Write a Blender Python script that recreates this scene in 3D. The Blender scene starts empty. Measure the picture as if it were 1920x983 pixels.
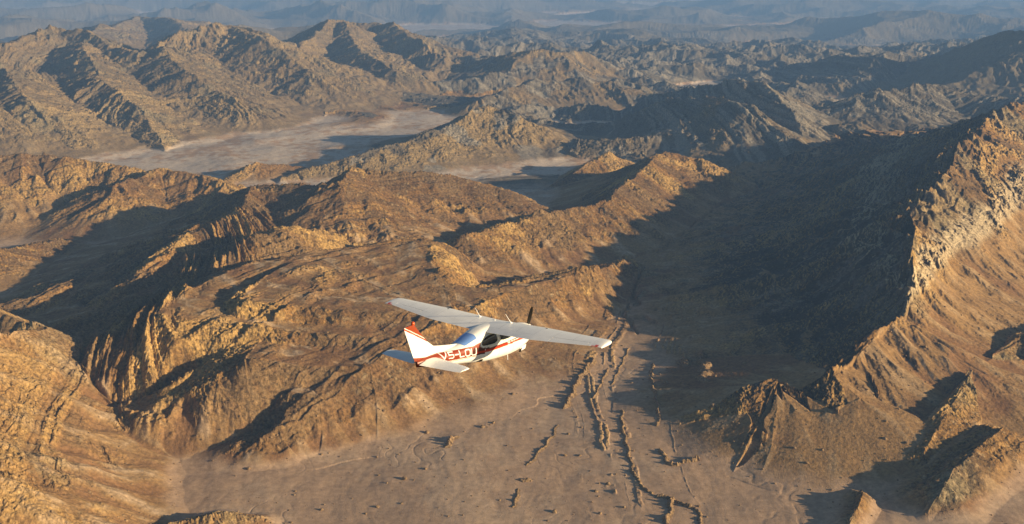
import bpy, bmesh, math, random
import numpy as np
from concurrent.futures import ThreadPoolExecutor
from mathutils import Vector, Matrix

# ------------------------------------------------------------------ camera, sky, sun
S = bpy.context.scene
C = S.collection
H = 400.0                      # height of the camera above the valley floor
PITCH = math.radians(-17.0)
FPX = 1844.0                   # focal length in pixels of a 1920 px wide picture
cam_d = bpy.data.cameras.new('camera')
cam_d.sensor_width = 36.0
cam_d.lens = 36.0 * FPX / 1920.0
cam_d.clip_start = 0.5
cam_d.clip_end = 60000.0
cam = bpy.data.objects.new('camera', cam_d)
cam.location = (0, 0, H)
cam.rotation_euler = (math.pi / 2 + PITCH, 0, 0)
C.objects.link(cam)
S.camera = cam

SUN_EL = math.radians(12.8)
SUN_AZ = math.radians(107.0)    # clockwise from the view direction (+Y): the sun stands to the right
world = bpy.data.worlds.new('World')
S.world = world
world.use_nodes = True
wn = world.node_tree
for n in list(wn.nodes):
    wn.nodes.remove(n)
wo = wn.nodes.new('ShaderNodeOutputWorld')
wb = wn.nodes.new('ShaderNodeBackground')
sky = wn.nodes.new('ShaderNodeTexSky')
sky.sky_type = 'NISHITA'
sky.sun_disc = False
sky.sun_elevation = SUN_EL
sky.sun_rotation = SUN_AZ
sky.altitude = 900
sky.air_density = 1.0
sky.dust_density = 0.6
wb.inputs['Strength'].default_value = 0.05
wn.links.new(sky.outputs[0], wb.inputs[0])
wn.links.new(wb.outputs[0], wo.inputs[0])
sd = bpy.data.lights.new('sun', 'SUN')
sd.energy = 5.0
sd.angle = math.radians(0.5)
sd.color = (1.0, 0.77, 0.47)
sun = bpy.data.objects.new('sun', sd)
sdir = Vector((math.sin(SUN_AZ) * math.cos(SUN_EL), math.cos(SUN_AZ) * math.cos(SUN_EL), math.sin(SUN_EL)))
sun.rotation_euler = sdir.to_track_quat('Z', 'Y').to_euler()
sun.location = (800, 200, 900)
C.objects.link(sun)
S.view_settings.view_transform = 'Standard'
S.view_settings.look = 'None'
S.view_settings.exposure = 0.9
S.view_settings.gamma = 1.0
S.view_settings.use_curve_mapping = False
S.cycles.volume_bounces = 0
S.cycles.max_bounces = 6
S.cycles.diffuse_bounces = 2

DETAIL = 1.6
HAZE_DENSITY = 9e-5
HAZE_COLOR = (0.27, 0.51, 1.0)

# ------------------------------------------------------------------ helpers
def tag(o, label=None, cat=None, group=None, kind=None):
    if label: o['label'] = label
    if cat: o['category'] = cat
    if group: o['group'] = group
    if kind: o['kind'] = kind
    return o

cp, sp = math.cos(PITCH), math.sin(PITCH)
def W(px, py, z):
    """the point of height z seen at a place of the 1920 x 983 photograph"""
    a = (px - 960.0) / FPX
    b = (491.5 - py) / FPX
    d = (a, cp - b * sp, sp + b * cp)
    t = (z - H) / d[2]
    return (d[0] * t, d[1] * t, z)

# ------------------------------------------------------------------ noise (numpy, world space)
_rng = np.random.RandomState(7)
_PERM = _rng.permutation(4096).astype(np.int32)
_ANG = _rng.rand(4096).astype(np.float32) * 2 * np.pi
_GX = np.cos(_ANG).astype(np.float32)
_GY = np.sin(_ANG).astype(np.float32)
_R1 = _rng.rand(4096).astype(np.float32)
_R2 = _rng.rand(4096).astype(np.float32)
def _hash(ix, iy, seed):
    return _PERM[(_PERM[(ix + seed * 131) & 4095] + iy + seed * 17) & 4095]
def noise(x, y, seed=0):
    fx = np.floor(x); fy = np.floor(y)
    ix = fx.astype(np.int32); iy = fy.astype(np.int32)
    tx = (x - fx).astype(np.float32); ty = (y - fy).astype(np.float32)
    sx = tx * tx * tx * (tx * (tx * 6 - 15) + 10)
    sy = ty * ty * ty * (ty * (ty * 6 - 15) + 10)
    def g(a, b, dx, dy):
        h = _hash(ix + a, iy + b, seed)
        return _GX[h] * dx + _GY[h] * dy
    n00 = g(0, 0, tx, ty); n10 = g(1, 0, tx - 1, ty)
    n01 = g(0, 1, tx, ty - 1); n11 = g(1, 1, tx - 1, ty - 1)
    a = n00 + sx * (n10 - n00); b = n01 + sx * (n11 - n01)
    return 1.5 * (a + sy * (b - a))
def fbm(x, y, octv, seed=0, gain=0.5):
    s = 0; a = 1.0; f = 1.0
    for i in range(octv):
        s = s + a * noise(x * f, y * f, seed + i); a *= gain; f *= 2.03
    return s
def ridged(x, y, octv, seed=0, gain=0.5):
    s = 0; a = 1.0; f = 1.0; w = 1.0
    for i in range(octv):
        r = 1 - np.abs(noise(x * f, y * f, seed + i)); r = r * r
        s = s + a * r * w; w = np.clip(r * 1.5, 0, 1); a *= gain; f *= 2.07
    return s
def noise1(u, seed=0):
    f = np.floor(u); i = f.astype(np.int32); t = (u - f).astype(np.float32)
    t = t * t * (3 - 2 * t)
    a = _R1[_PERM[(i + seed * 97) & 4095]]; b = _R1[_PERM[(i + 1 + seed * 97) & 4095]]
    return a + t * (b - a)
def smooth(e0, e1, v):
    t = np.clip((v - e0) / (e1 - e0), 0, 1)
    return t * t * (3 - 2 * t)
def smax(a, b, k):
    h = np.clip(0.5 + 0.5 * (a - b) / k, 0, 1)
    return b + (a - b) * h + k * h * (1 - h)
def gully(x, y, gx, gy, freq, seed):
    """stripes that run down the slope: (height, d/dx, d/dy)"""
    m = np.sqrt(gx * gx + gy * gy) + 1e-4
    sx = -gy / m; sy = gx / m
    px = x * freq; py = y * freq
    fx = np.floor(px); fy = np.floor(py)
    ix = fx.astype(np.int32); iy = fy.astype(np.int32)
    tx = (px - fx).astype(np.float32); ty = (py - fy).astype(np.float32)
    c = np.zeros_like(tx); s = np.zeros_like(tx); wt = np.full_like(tx, 1e-4)
    for i in (-1, 0, 1):
        for j in (-1, 0, 1):
            h = _hash(ix + i, iy + j, seed)
            dx = tx - i - _R1[h]; dy = ty - j - _R2[h]
            w = np.clip(1 - (dx * dx + dy * dy) * 0.5, 0, 1); w = w * w
            ph = (dx * sx + dy * sy) * 6.2832 * 1.25
            c += w * np.cos(ph); s += w * np.sin(ph); wt += w
    c /= wt; s /= wt
    k = -s * 6.2832 * 1.25 * freq
    return c, k * sx, k * sy

def cells(x, y, seed):
    """broken blocks: (random height with a tilt, distance to the block's edge)"""
    fx = np.floor(x); fy = np.floor(y)
    ix = fx.astype(np.int32); iy = fy.astype(np.int32)
    tx = (x - fx).astype(np.float32); ty = (y - fy).astype(np.float32)
    d1 = np.full_like(tx, 9); d2 = np.full_like(tx, 9); val = np.zeros_like(tx)
    for i in (-1, 0, 1):
        for j in (-1, 0, 1):
            h = _hash(ix + i, iy + j, seed)
            dx = tx - i - _R1[h]; dy = ty - j - _R2[h]
            d = dx * dx + dy * dy
            near = d < d1
            d2 = np.where(near, d1, np.minimum(d2, d))
            v = _R1[(h + 77) & 4095] - 0.5 + 0.55 * (_GX[h] * dx + _GY[h] * dy)
            val = np.where(near, v, val)
            d1 = np.where(near, d, d1)
    return val, np.sqrt(d2) - np.sqrt(d1)

# ------------------------------------------------------------------ the land: ridges given by their crest lines
# (part of the land, crest points, steepness to the left of the line, to its right, hollowness, foot height)
def P(*pts):
    return [W(*p) for p in pts]
RIDGES = [
    # right-hand ridge, dark western flank and sunlit eastern flank
    ('right', P((1372, 880, 1), (1420, 795, 16), (1465, 715, 32), (1505, 733, 28), (1560, 700, 37), (1620, 650, 47), (1690, 592, 58)), .50, .42, 1.9, 0),
    ('apron', P((1467, 718, 30), (1458, 775, 20), (1440, 845, 7), (1420, 890, 1)), .5, .24, 1.3, 0),
    ('apron', P((1468, 718, 30), (1490, 770, 21), (1515, 830, 11), (1540, 890, 2)), .22, .26, 1.3, 0),
    ('apron', P((1505, 733, 27), (1550, 775, 20), (1600, 825, 9), (1630, 860, 2)), .22, .26, 1.3, 0),
    ('apron', P((1560, 700, 36), (1610, 745, 27), (1670, 780, 14), (1710, 790, 4)), .22, .26, 1.3, 0),
    ('right', P((1575, 690, 37), (1620, 650, 46), (1690, 592, 58),
                (1712, 520, 76), (1705, 405, 100), (1765, 345, 112), (1795, 285, 122), (1850, 228, 132), (1900, 205, 142), (2000, 190, 150)),
     .50, .68, 2.4, 0),
    # blocky spur in the lower right corner
    ('spur', P((2050, 600, 32), (1920, 640, 29), (1833, 683, 25), (1812, 724, 24), (1775, 780, 20), (1738, 852, 13)), .55, .32, 1.6, 0),
    ('spur', P((1880, 800, 20), (1840, 840, 20), (1775, 905, 17), (1740, 960, 5)), .7, .45, 1.5, 0),
    ('spur', P((1612, 920, 9), (1602, 950, 8), (1585, 1000, 6)), .9, .5, 1.6, 0),
    # middle massif
    ('middle', P((440, 405, 70), (482, 348, 80), (560, 345, 86), (634, 345, 93), (663, 317, 95), (760, 325, 86), (870, 335, 74), (940, 350, 62), (1015, 396, 32)),
     .70, .40, 1.5, 4),
    ('middle', P((440, 405, 70), (352, 440, 60), (255, 535, 43), (170, 610, 27), (105, 655, 10)), .62, .33, 1.5, 0),
    ('middle', P((540, 430, 78), (450, 455, 71), (390, 505, 58), (330, 560, 44), (265, 630, 26), (205, 690, 10)), .6, .32, 1.5, 0),
    ('middle', P((640, 480, 73), (560, 525, 63), (470, 572, 45), (400, 635, 24), (325, 692, 6)), .3, .28, 1.5, 0),
    ('middle', P((425, 852, 5), (520, 805, 20), (600, 745, 32), (690, 688, 43), (760, 640, 48), (850, 596, 52), (940, 556, 50), (1080, 513, 42), (1185, 488, 18)),
     .36, .95, 1.7, 0, (0, 0, 30, 110, 240, 210, 20, 0, 0)),
    ('middle', P((860, 448, 52), (960, 418, 54), (1060, 392, 55), (1132, 376, 55), (1200, 412, 28)), .6, .6, 1.8, 0),
    ('north', P((1130, 385, 52), (1200, 320, 66), (1250, 284, 80), (1310, 298, 66), (1350, 318, 40), (1385, 345, 6)), .6, .55, 1.6, 0),
    ('north', P((1040, 350, 6), (1090, 318, 24), (1140, 290, 36), (1165, 305, 20)), .6, .5, 1.6, 0),
    # lower left hill
    ('near', P((-99, 545, 88), (-24, 577, 82), (91, 618, 69), (-19, 632, 86), (-109, 705, 98), (-210, 849, 106)), .8, .66, 1.4, 0),
    ('near', P((320, 985, 10), (400, 963, 15), (475, 966, 9)), .7, .7, 1.6, 0),
    # left ridge behind the dark valley
    ('left', P((-200, 280, 92), (0, 292, 88), (75, 290, 85), (230, 312, 66), (300, 330, 46)), .5, .5, 1.6, 0),
    ('left', P((215, 345, 58), (300, 318, 65), (360, 325, 61), (420, 346, 48), (450, 385, 22)), .5, .5, 1.6, 0),
    ('left', P((420, 340, 8), (480, 306, 26), (560, 312, 12)), .5, .4, 1.8, 0),
    ('left', P((-120, 620, 24), (60, 555, 28), (190, 505, 24), (310, 450, 14)), .32, .30, 1.4, 0),
    ('left', P((-180, 490, 34), (-20, 470, 30), (100, 452, 16)), .32, .32, 1.5, 0),
    # hill behind the massif
    ('behind', P((530, 335, 8), (600, 312, 20), (690, 285, 38), (762, 264, 48), (850, 234, 62), (920, 207, 76), (965, 225, 60), (1005, 262, 26)), .6, .42, 1.7, 0),
    ('behind', P((860, 205, 8), (900, 185, 40), (1000, 160, 55), (1090, 152, 62), (1150, 160, 50), (1190, 200, 10)), .55, .4, 1.7, 0),
    ('behind', P((870, 120, 40), (930, 108, 90), (1050, 104, 100), (1130, 120, 60), (1150, 150, 20)), .6, .5, 1.7, 0),
    # dark striped hill
    ('dark', P((1190, 235, 30), (1250, 200, 70), (1330, 192, 92), (1408, 200, 98), (1470, 255, 55), (1500, 290, 15)), .6, .5, 1.5, 0),
    ('dark', P((1230, 180, 60), (1330, 165, 90), (1430, 160, 108), (1490, 225, 55), (1532, 288, 6)), .6, .6, 1.5, 0),
    ('dark', P((1540, 210, 40), (1640, 180, 75), (1760, 175, 70), (1880, 190, 60), (1990, 200, 60)), .5, .4, 1.7, 0),
    ('dark', P((1560, 120, 60), (1640, 112, 90), (1740, 130, 50)), .5, .5, 1.7, 0),
    # far left range and its spurs
    ('range', P((-200, 110, 150), (0, 85, 165), (100, 60, 178), (160, 70, 165), (260, 98, 145), (330, 70, 170), (430, 48, 190), (480, 58, 180), (550, 105, 120)), .5, .46, 1.45, 0),
    ('range', P((430, 48, 190), (500, 85, 150), (580, 135, 90), (640, 165, 50), (705, 196, 8)), .36, .40, 1.35, 0),
    ('range', P((300, 85, 160), (350, 140, 108), (440, 190, 58), (515, 236, 6)), .36, .40, 1.35, 0),
    ('range', P((150, 80, 160), (190, 150, 108), (265, 205, 62), (310, 282, 4)), .36, .40, 1.35, 0),
    ('range', P((0, 120, 140), (60, 200, 85), (130, 250, 40), (180, 290, 4)), .36, .40, 1.35, 0),
    ('range', P((-120, 140, 140), (-60, 200, 95), (10, 250, 45), (60, 285, 10)), .36, .40, 1.35, 0),
    ('range', P((550, 95, 110), (600, 60, 145), (640, 42, 160), (710, 42, 160), (760, 62, 140), (830, 110, 80), (880, 145, 20)), .5, .5, 1.6, 0),
    ('range', P((640, 45, 158), (680, 95, 110), (740, 140, 60), (790, 175, 8)), .36, .40, 1.35, 0),
    ('range', P((170, 66, 95), (215, 35, 128), (255, 14, 150), (300, 18, 146), (335, 30, 132), (360, 60, 95)), .36, .40, 1.35, 0),
    # far right
    ('mountain', P((1740, 118, 60), (1800, 100, 110), (1880, 72, 165), (1940, 60, 190), (2100, 40, 220)), .5, .5, 1.7, 0),
    ('spur', [(600, 560, 48), (640, 480, 60)], .6, .5, 1.8, 0),
]
PARTS = ['ground', 'right', 'spur', 'middle', 'north', 'near', 'left', 'behind', 'dark', 'range', 'mountain', 'apron']

def base_height(x, y):
    """height, part index, height above the floor, for world points (1-D float32 arrays)"""
    wx = x + 5 * noise(x / 110, y / 110, 11) + 1.5 * noise(x / 30, y / 30, 12)
    wy = y + 5 * noise(x / 110, y / 110, 13) + 1.5 * noise(x / 30, y / 30, 14)
    far = smooth(2300, 4200, y)
    floor = 1.5 * noise(x / 90, y / 90, 15) + 0.4 * noise(x / 22, y / 22, 16) - 220 * smooth(2900, 9000, y)
    # rolling, cut-up country in the distance
    rr = ridged(x / 1500, y / 1100, 4, 21, 0.34)
    hills = (rr - 0.62) * (75 + 40 * smooth(0, -1500, x) + 60 * smooth(4500, 9000, y)) + 12 * fbm(x / 500, y / 500, 2, 31) + 230 * smooth(4500, 8000, y) * noise(x / 2600, y / 1800, 35)
    mid = smooth(1500, 2300, y) * (1 - smooth(4500, 8500, y))
    right = smooth(-500, 300, x + 0.25 * np.maximum(y - 2400, 0))
    low = (ridged(x / 400, y / 360, 4, 41, 0.42) - 0.62) * (42 + 14 * smooth(2200, 3500, y))
    h = floor + far * np.maximum(hills, -8) + mid * right * np.maximum(low, -2) + mid * (1 - right) * np.maximum(0.12 * low, -1)
    part = np.where(far * hills > 12, 10, 0).astype(np.int8)
    part = np.where((mid * right * low > 4), 8, part).astype(np.int8)
    zn = 1 + 0.05 * noise(x / 90, y / 90, 17) + 0.02 * noise(x / 25, y / 25, 18)
    fl = h.copy(); fl0 = floor
    frac = np.where(h - floor > 4, 0.8, 0.0).astype(np.float32)
    for name, pts, sl, sr, n, zf, *bench in RIDGES:
        best = np.full_like(x, -1e9); bg = np.zeros_like(x)
        zmax = max(p[2] for p in pts)
        rad = n * zmax / min(sl, sr) + 20 + (400 if bench else 0)
        xs = [p[0] for p in pts]; ys = [p[1] for p in pts]
        if x.max() < min(xs) - rad or x.min() > max(xs) + rad or y.max() < min(ys) - rad or y.min() > max(ys) + rad:
            continue
        for i, ((ax, ay, az), (bx, by, bz)) in enumerate(zip(pts[:-1], pts[1:])):
            ex, ey = bx - ax, by - ay
            L2 = ex * ex + ey * ey; L = math.sqrt(L2)
            dx = wx - ax; dy = wy - ay
            t = np.clip((dx * ex + dy * ey) / L2, 0, 1)
            qx = dx - t * ex; qy = dy - t * ey
            d = np.sqrt(qx * qx + qy * qy) + 1e-3
            cr = (ex * qy - ey * qx) / (L * d)             # +1: left of the line
            w = np.clip(0.5 + 0.75 * cr, 0, 1)
            s = sr + (sl - sr) * w
            z = (az + t * (bz - az)) * zn - zf
            z = np.maximum(z, 0.5)
            if bench:                                       # the ground goes on rising behind this scarp
                wid = bench[0][i] + t * (bench[0][i + 1] - bench[0][i])
                back = smooth(0.25, 0.8, cr) * np.minimum(d, wid)
                z = z + 0.12 * back
                d = np.maximum(d - back, 1e-3)
            g = np.clip(1 - d * s / (z * n), 0, 1) ** n
            cand = zf * np.clip(g * 8, 0, 1) + z * g
            bg = np.where(cand > best, g, bg)
            best = np.maximum(best, cand)
        k = (3.0 + 0.02 * zmax) * smooth(0, 7, best) + 0.02
        tgt = fl * 0.5 + best
        tgt = np.where(best < 0.02, -1e9, tgt)
        frac = np.where(tgt > h, bg, frac)
        part = np.where((tgt > h) & (best > 2.2), PARTS.index(name), part).astype(np.int8)
        hn = smax(h, np.maximum(tgt, h - 3 * k), k)
        h = np.where(best < 0.02, h, hn - k * 0.0)
    return h.astype(np.float32), part, (h - fl0).astype(np.float32), frac.astype(np.float32)

# the grid of the land: finer near the aeroplane's valley, coarser far away
rows = [330.0]
while rows[-1] < 30000:
    D = rows[-1]
    st = max(0.95, 0.00165 * D)
    if D < 540: st = 2.0
    if D > 2600: st = 0.0028 * D
    if D > 6500: st = 0.005 * D
    if D > 13000: st = 0.012 * D
    rows.append(D + st / DETAIL)
rows = np.array(rows, np.float32)
uc = np.linspace(-0.66, 0.66, int(1180 * DETAIL))
ul = -0.66 - 0.30 * np.linspace(0, 1, int(90 * DETAIL))[1:][::-1] ** 1.5
us = np.concatenate([ul, uc, -ul[::-1]]).astype(np.float32)
NR, NC = len(rows), len(us)

Y = np.repeat(rows[:, None], NC, 1)
# never narrower than needed close by
X = us[None, :] * np.maximum(rows, 560)[:, None]
X = X.astype(np.float32)
scale = np.maximum(rows, 560)[:, None]

pool = ThreadPoolExecutor(4)
def chunked(fn, arrs):
    n = max(1, NR // 40)
    idx = np.array_split(np.arange(NR), n)
    def job(ii):
        a = [v[ii[0]:ii[-1] + 1] for v in arrs]
        sh = a[0].shape
        out = fn(*[q.ravel() for q in a])
        return [o.reshape(sh) for o in out]
    res = list(pool.map(job, idx))
    return [np.concatenate([r[k] for r in res]) for k in range(len(res[0]))]

HT, PART, ABOVE, FRAC = chunked(base_height, [X, Y])

def grads(Z):
    du = np.gradient(Z, us, axis=1)
    dv = np.gradient(Z, rows, axis=0)
    gx = du / scale
    gy = dv - np.where(rows[:, None] > 560, gx * us[None, :], 0)
    return gx.astype(np.float32), gy.astype(np.float32)

GX, GY = grads(HT)

def detail(x, y, z, gx, gy, above, part, frac):
    m0 = np.sqrt(gx * gx + gy * gy)
    rock = smooth(1.5, 9, above) * smooth(0.06, 0.30, m0)
    farr = (part == 10) | (part == 9) | (part == 8) | (part == 7)
    fs = np.where(part == 10, 3.0, np.where(farr, 1.7, 1.0)).astype(np.float32)
    rock = rock * (0.12 + 0.88 * smooth(0.22, 0.52, np.where(part == 1, 1.0, np.where(part == 3, frac - 0.06, np.where(part == 5, frac + 0.03, frac))) + 0.22 * noise(x / 30, y / 30, 46) + 0.10 * noise(x / 9, y / 9, 47)))
    cl = (part == 1) & (gx < 0.02)
    rock = rock * np.where(cl, 0.12 + 0.88 * smooth(52, 74, z + 8 * noise(x / 50, y / 50, 45)), 1)
    rock = rock * np.where(part == 5, 0.7, 1.0) * np.where(part == 10, 0.35, np.where(part == 11, 0.05, 1.0))
    h = z.copy()
    ero = np.zeros_like(z)
    sx, sy = gx.copy(), gy.copy()
    lim = np.clip(above / np.where(part == 11, 60, np.where(part == 1, 34, 22)), 0, 1) * np.where(part == 10, 0.5, np.where(farr, 0.7, np.where(part == 3, np.where(frac > 0.6, 0.5, 1.15), 1.0)))
    v = h + 0.05 * (y - 1000) + 5 * noise(x / 40, y / 40, 44)
    h += np.where(cl, 9 * smooth(60, 78, v) * smooth(2, 14, above) - 4, 0)
    for k, (fr, am) in enumerate(((1 / 70., 3.2), (1 / 32., 1.7), (1 / 14., 0.7), (1 / 6., 0.22))):
        # distant country carves on a larger scale
        c, dx, dy = gully(x / fs, y / fs, sx, sy, fr, 50 + k)
        a = am * fs * np.clip(m0 * 1.9, 0, 1.15) * lim
        h += a * c
        ero += c * am * 2
        sx += a * dx / fs * 0.6; sy += a * dy / fs * 0.6
    # layers of hard and soft rock, dipping
    th = 0.6 * noise(x / 700, y / 700, 61)
    rng_ = (part == 9)
    ang = np.where(rng_, -0.35, 0.62 + 0.5 * smooth(-300, -420, x) * smooth(1500, 1200, y)) + 0.5 * th
    nx = np.sin(ang); ny = -np.cos(ang)                       # down the dip
    nx = nx.astype(np.float32); ny = ny.astype(np.float32)
    u = 0.80 * h + 0.60 * (x * nx + y * ny) + 5 * noise(x / 70, y / 70, 62) + 1.1 * noise(x / 17, y / 17, 63)
    us_ = u / fs
    vv = x * nx + y * ny + 6 * noise(x / 90, y / 90, 67) + 1.5 * noise(x / 22, y / 22, 68)
    def saw(lam, seed):
        ph = vv / lam + 0.9 * noise(vv / (lam * 2.5), 0 * vv + seed, 69)
        t = ph - np.floor(ph)
        a = _R1[_PERM[(np.floor(ph).astype(np.int32) + seed * 57) & 4095]]
        return (0.35 + 0.9 * a) * np.where(t < 0.22, t / 0.22, 1 - (t - 0.22) / 0.78)
    hog = np.where(part == 3, 1.3, np.where(part == 5, 0.2, np.where((part == 6) | (part == 4), 0.75, np.where(part == 1, np.where(gx > 0.03, 1.3, 0.35), np.where(part == 9, 0.8, 0.4)))))
    hb = 0.3 + 0.7 * smooth(-0.35, 0.15, noise(x / 75, y / 75, 70))
    h += rock * hog * hb * (5.5 * saw(36, 1) + 2.4 * saw(13, 2) + 0.9 * saw(5, 3) - 4)
    band = 0.55 * noise1(us_ / 17, 3) + 0.3 * noise1(us_ / 6.5, 5) + 0.15 * noise1(us_ / 2.6, 6)
    ledge = np.abs(noise1(us_ / 11, 8) - 0.5) * 2
    step = noise1(us_ / 7.5, 9); step = smooth(0.42, 0.53, step)
    step2 = smooth(0.42, 0.56, noise1(us_ / 3.1 + 0.4 * noise(x / 20, y / 20, 64), 12))
    brk = 0.35 + 0.65 * smooth(-0.25, 0.2, noise(x / 26, y / 26, 65) + 0.4 * noise(x / 8, y / 8, 66))   # ledges come and go
    h += rock * fs * (3.0 * (band - 0.5) + 1.0 * (0.5 - ledge) + brk * (2.6 * (step - 0.5) + 1.1 * (step2 - 0.5)))
    h += (part == 1) * smooth(0.72, 0.97, frac) * (8 * ridged(x / 34, y / 34, 3, 110) - 6) * smooth(48, 70, z)
    # broken rock
    rough = fbm(x / 14, y / 14, 2, 71) * 0.35 + ridged(x / 6.0, y / 6.0, 4, 75, 0.62) * 0.8
    h += np.where(farr, 0.6, np.where((part == 1) & (gx < 0), 1.7, 1.0)) * rock * fs * rough * (0.5 + 0.9 * smooth(0.45, 0.62, band))
    qx = (x * ny - y * nx) * -1; qy = u * 1.6
    v1, e1 = cells(qx / fs / 13, qy / fs / 7, 101)
    v2, e2 = cells(qx / fs / 5.5, qy / fs / 3.2, 102)
    hard = 0.2 + smooth(0.42, 0.60, band + 0.10 * noise(x / 35, y / 35, 103))
    h += rock * fs * hard * (0.9 * v1 + 0.8 * v2 - 0.6 * smooth(0.16, 0.0, e1) - 0.4 * smooth(0.18, 0.0, e2))
    # thin edges of upturned rock layers showing through the sand along the valley
    VL = [W(*q)[:2] for q in ((1330, 1060, 0), (1255, 940, 0), (1215, 800, 0), (1185, 680, 0), (1215, 590, 0), (1290, 490, 0), (1370, 400, 0))]
    bd = np.full_like(x, 1e9); bs = np.zeros_like(x)
    for (ax, ay), (bx, by) in zip(VL[:-1], VL[1:]):
        ex, ey = bx - ax, by - ay; L2 = ex * ex + ey * ey
        t = np.clip(((x - ax) * ex + (y - ay) * ey) / L2, 0, 1)
        qx_ = x - ax - t * ex; qy_ = y - ay - t * ey
        d = np.hypot(qx_, qy_); sg = np.sign(ex * qy_ - ey * qx_)
        bs = np.where(d < bd, sg * d, bs); bd = np.minimum(d, bd)
    bq = bs + 5 * noise(x / 60, y / 60, 120) + 1.2 * noise(x / 15, y / 15, 121)
    line = smooth(0.70 - 0.12 * smooth(880, 980, y), 0.86 - 0.08 * smooth(880, 980, y), noise1(bq / 2.6, 21)) * smooth(75, 45, bd) * smooth(-25 - 60 * smooth(860, 1000, y), -8 - 60 * smooth(860, 1000, y), bs) * smooth(0.0, 0.3, noise(x / 45, y / 45, 122) + 0.5 * noise(x / 9, y / 9, 123) + 0.12) * smooth(14, 5, above)
    h += line * (1.1 + 0.8 * noise(x / 4, y / 4, 124))
    rock = np.maximum(rock, 0.8 * line)
    # wind- and flood-laid sand: shallow channels
    sandm = 1 - smooth(0.5, 5, above)
    chn = np.abs(noise(x / 26 + 1.8 * noise(x / 70, y / 70, 87) + 0.5 * noise(x / 16, y / 16, 89), y / 230, 88))
    h += sandm * np.clip(1 - y / 2500, 0, 1) * 0.30 * smooth(-0.1, 0.4, noise(x / 80, y / 80, 90)) * (smooth(0.0, 0.10, chn) - 1)
    h += sandm * (0.3 * noise(x / 14 + 1.5 * noise(x / 60, y / 60, 81), y / 55, 82) + 0.10 * noise(x / 5 + 1.5 * noise(x / 30, y / 30, 83), y / 22, 86)) * np.clip(1 - y / 3000, 0, 1)
    h += (1 - rock) * (0.03 + 0.16 * smooth(1, 8, above)) * fbm(x / 3.2, y / 3.2, 2, 84)
    return h.astype(np.float32), band.astype(np.float32), (ero / 8).astype(np.float32), rock.astype(np.float32), u.astype(np.float32)

HT2, BAND, ERO, ROCK, UU = chunked(detail, [X, Y, HT, GX, GY, ABOVE, PART, FRAC])
HT = HT2

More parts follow.
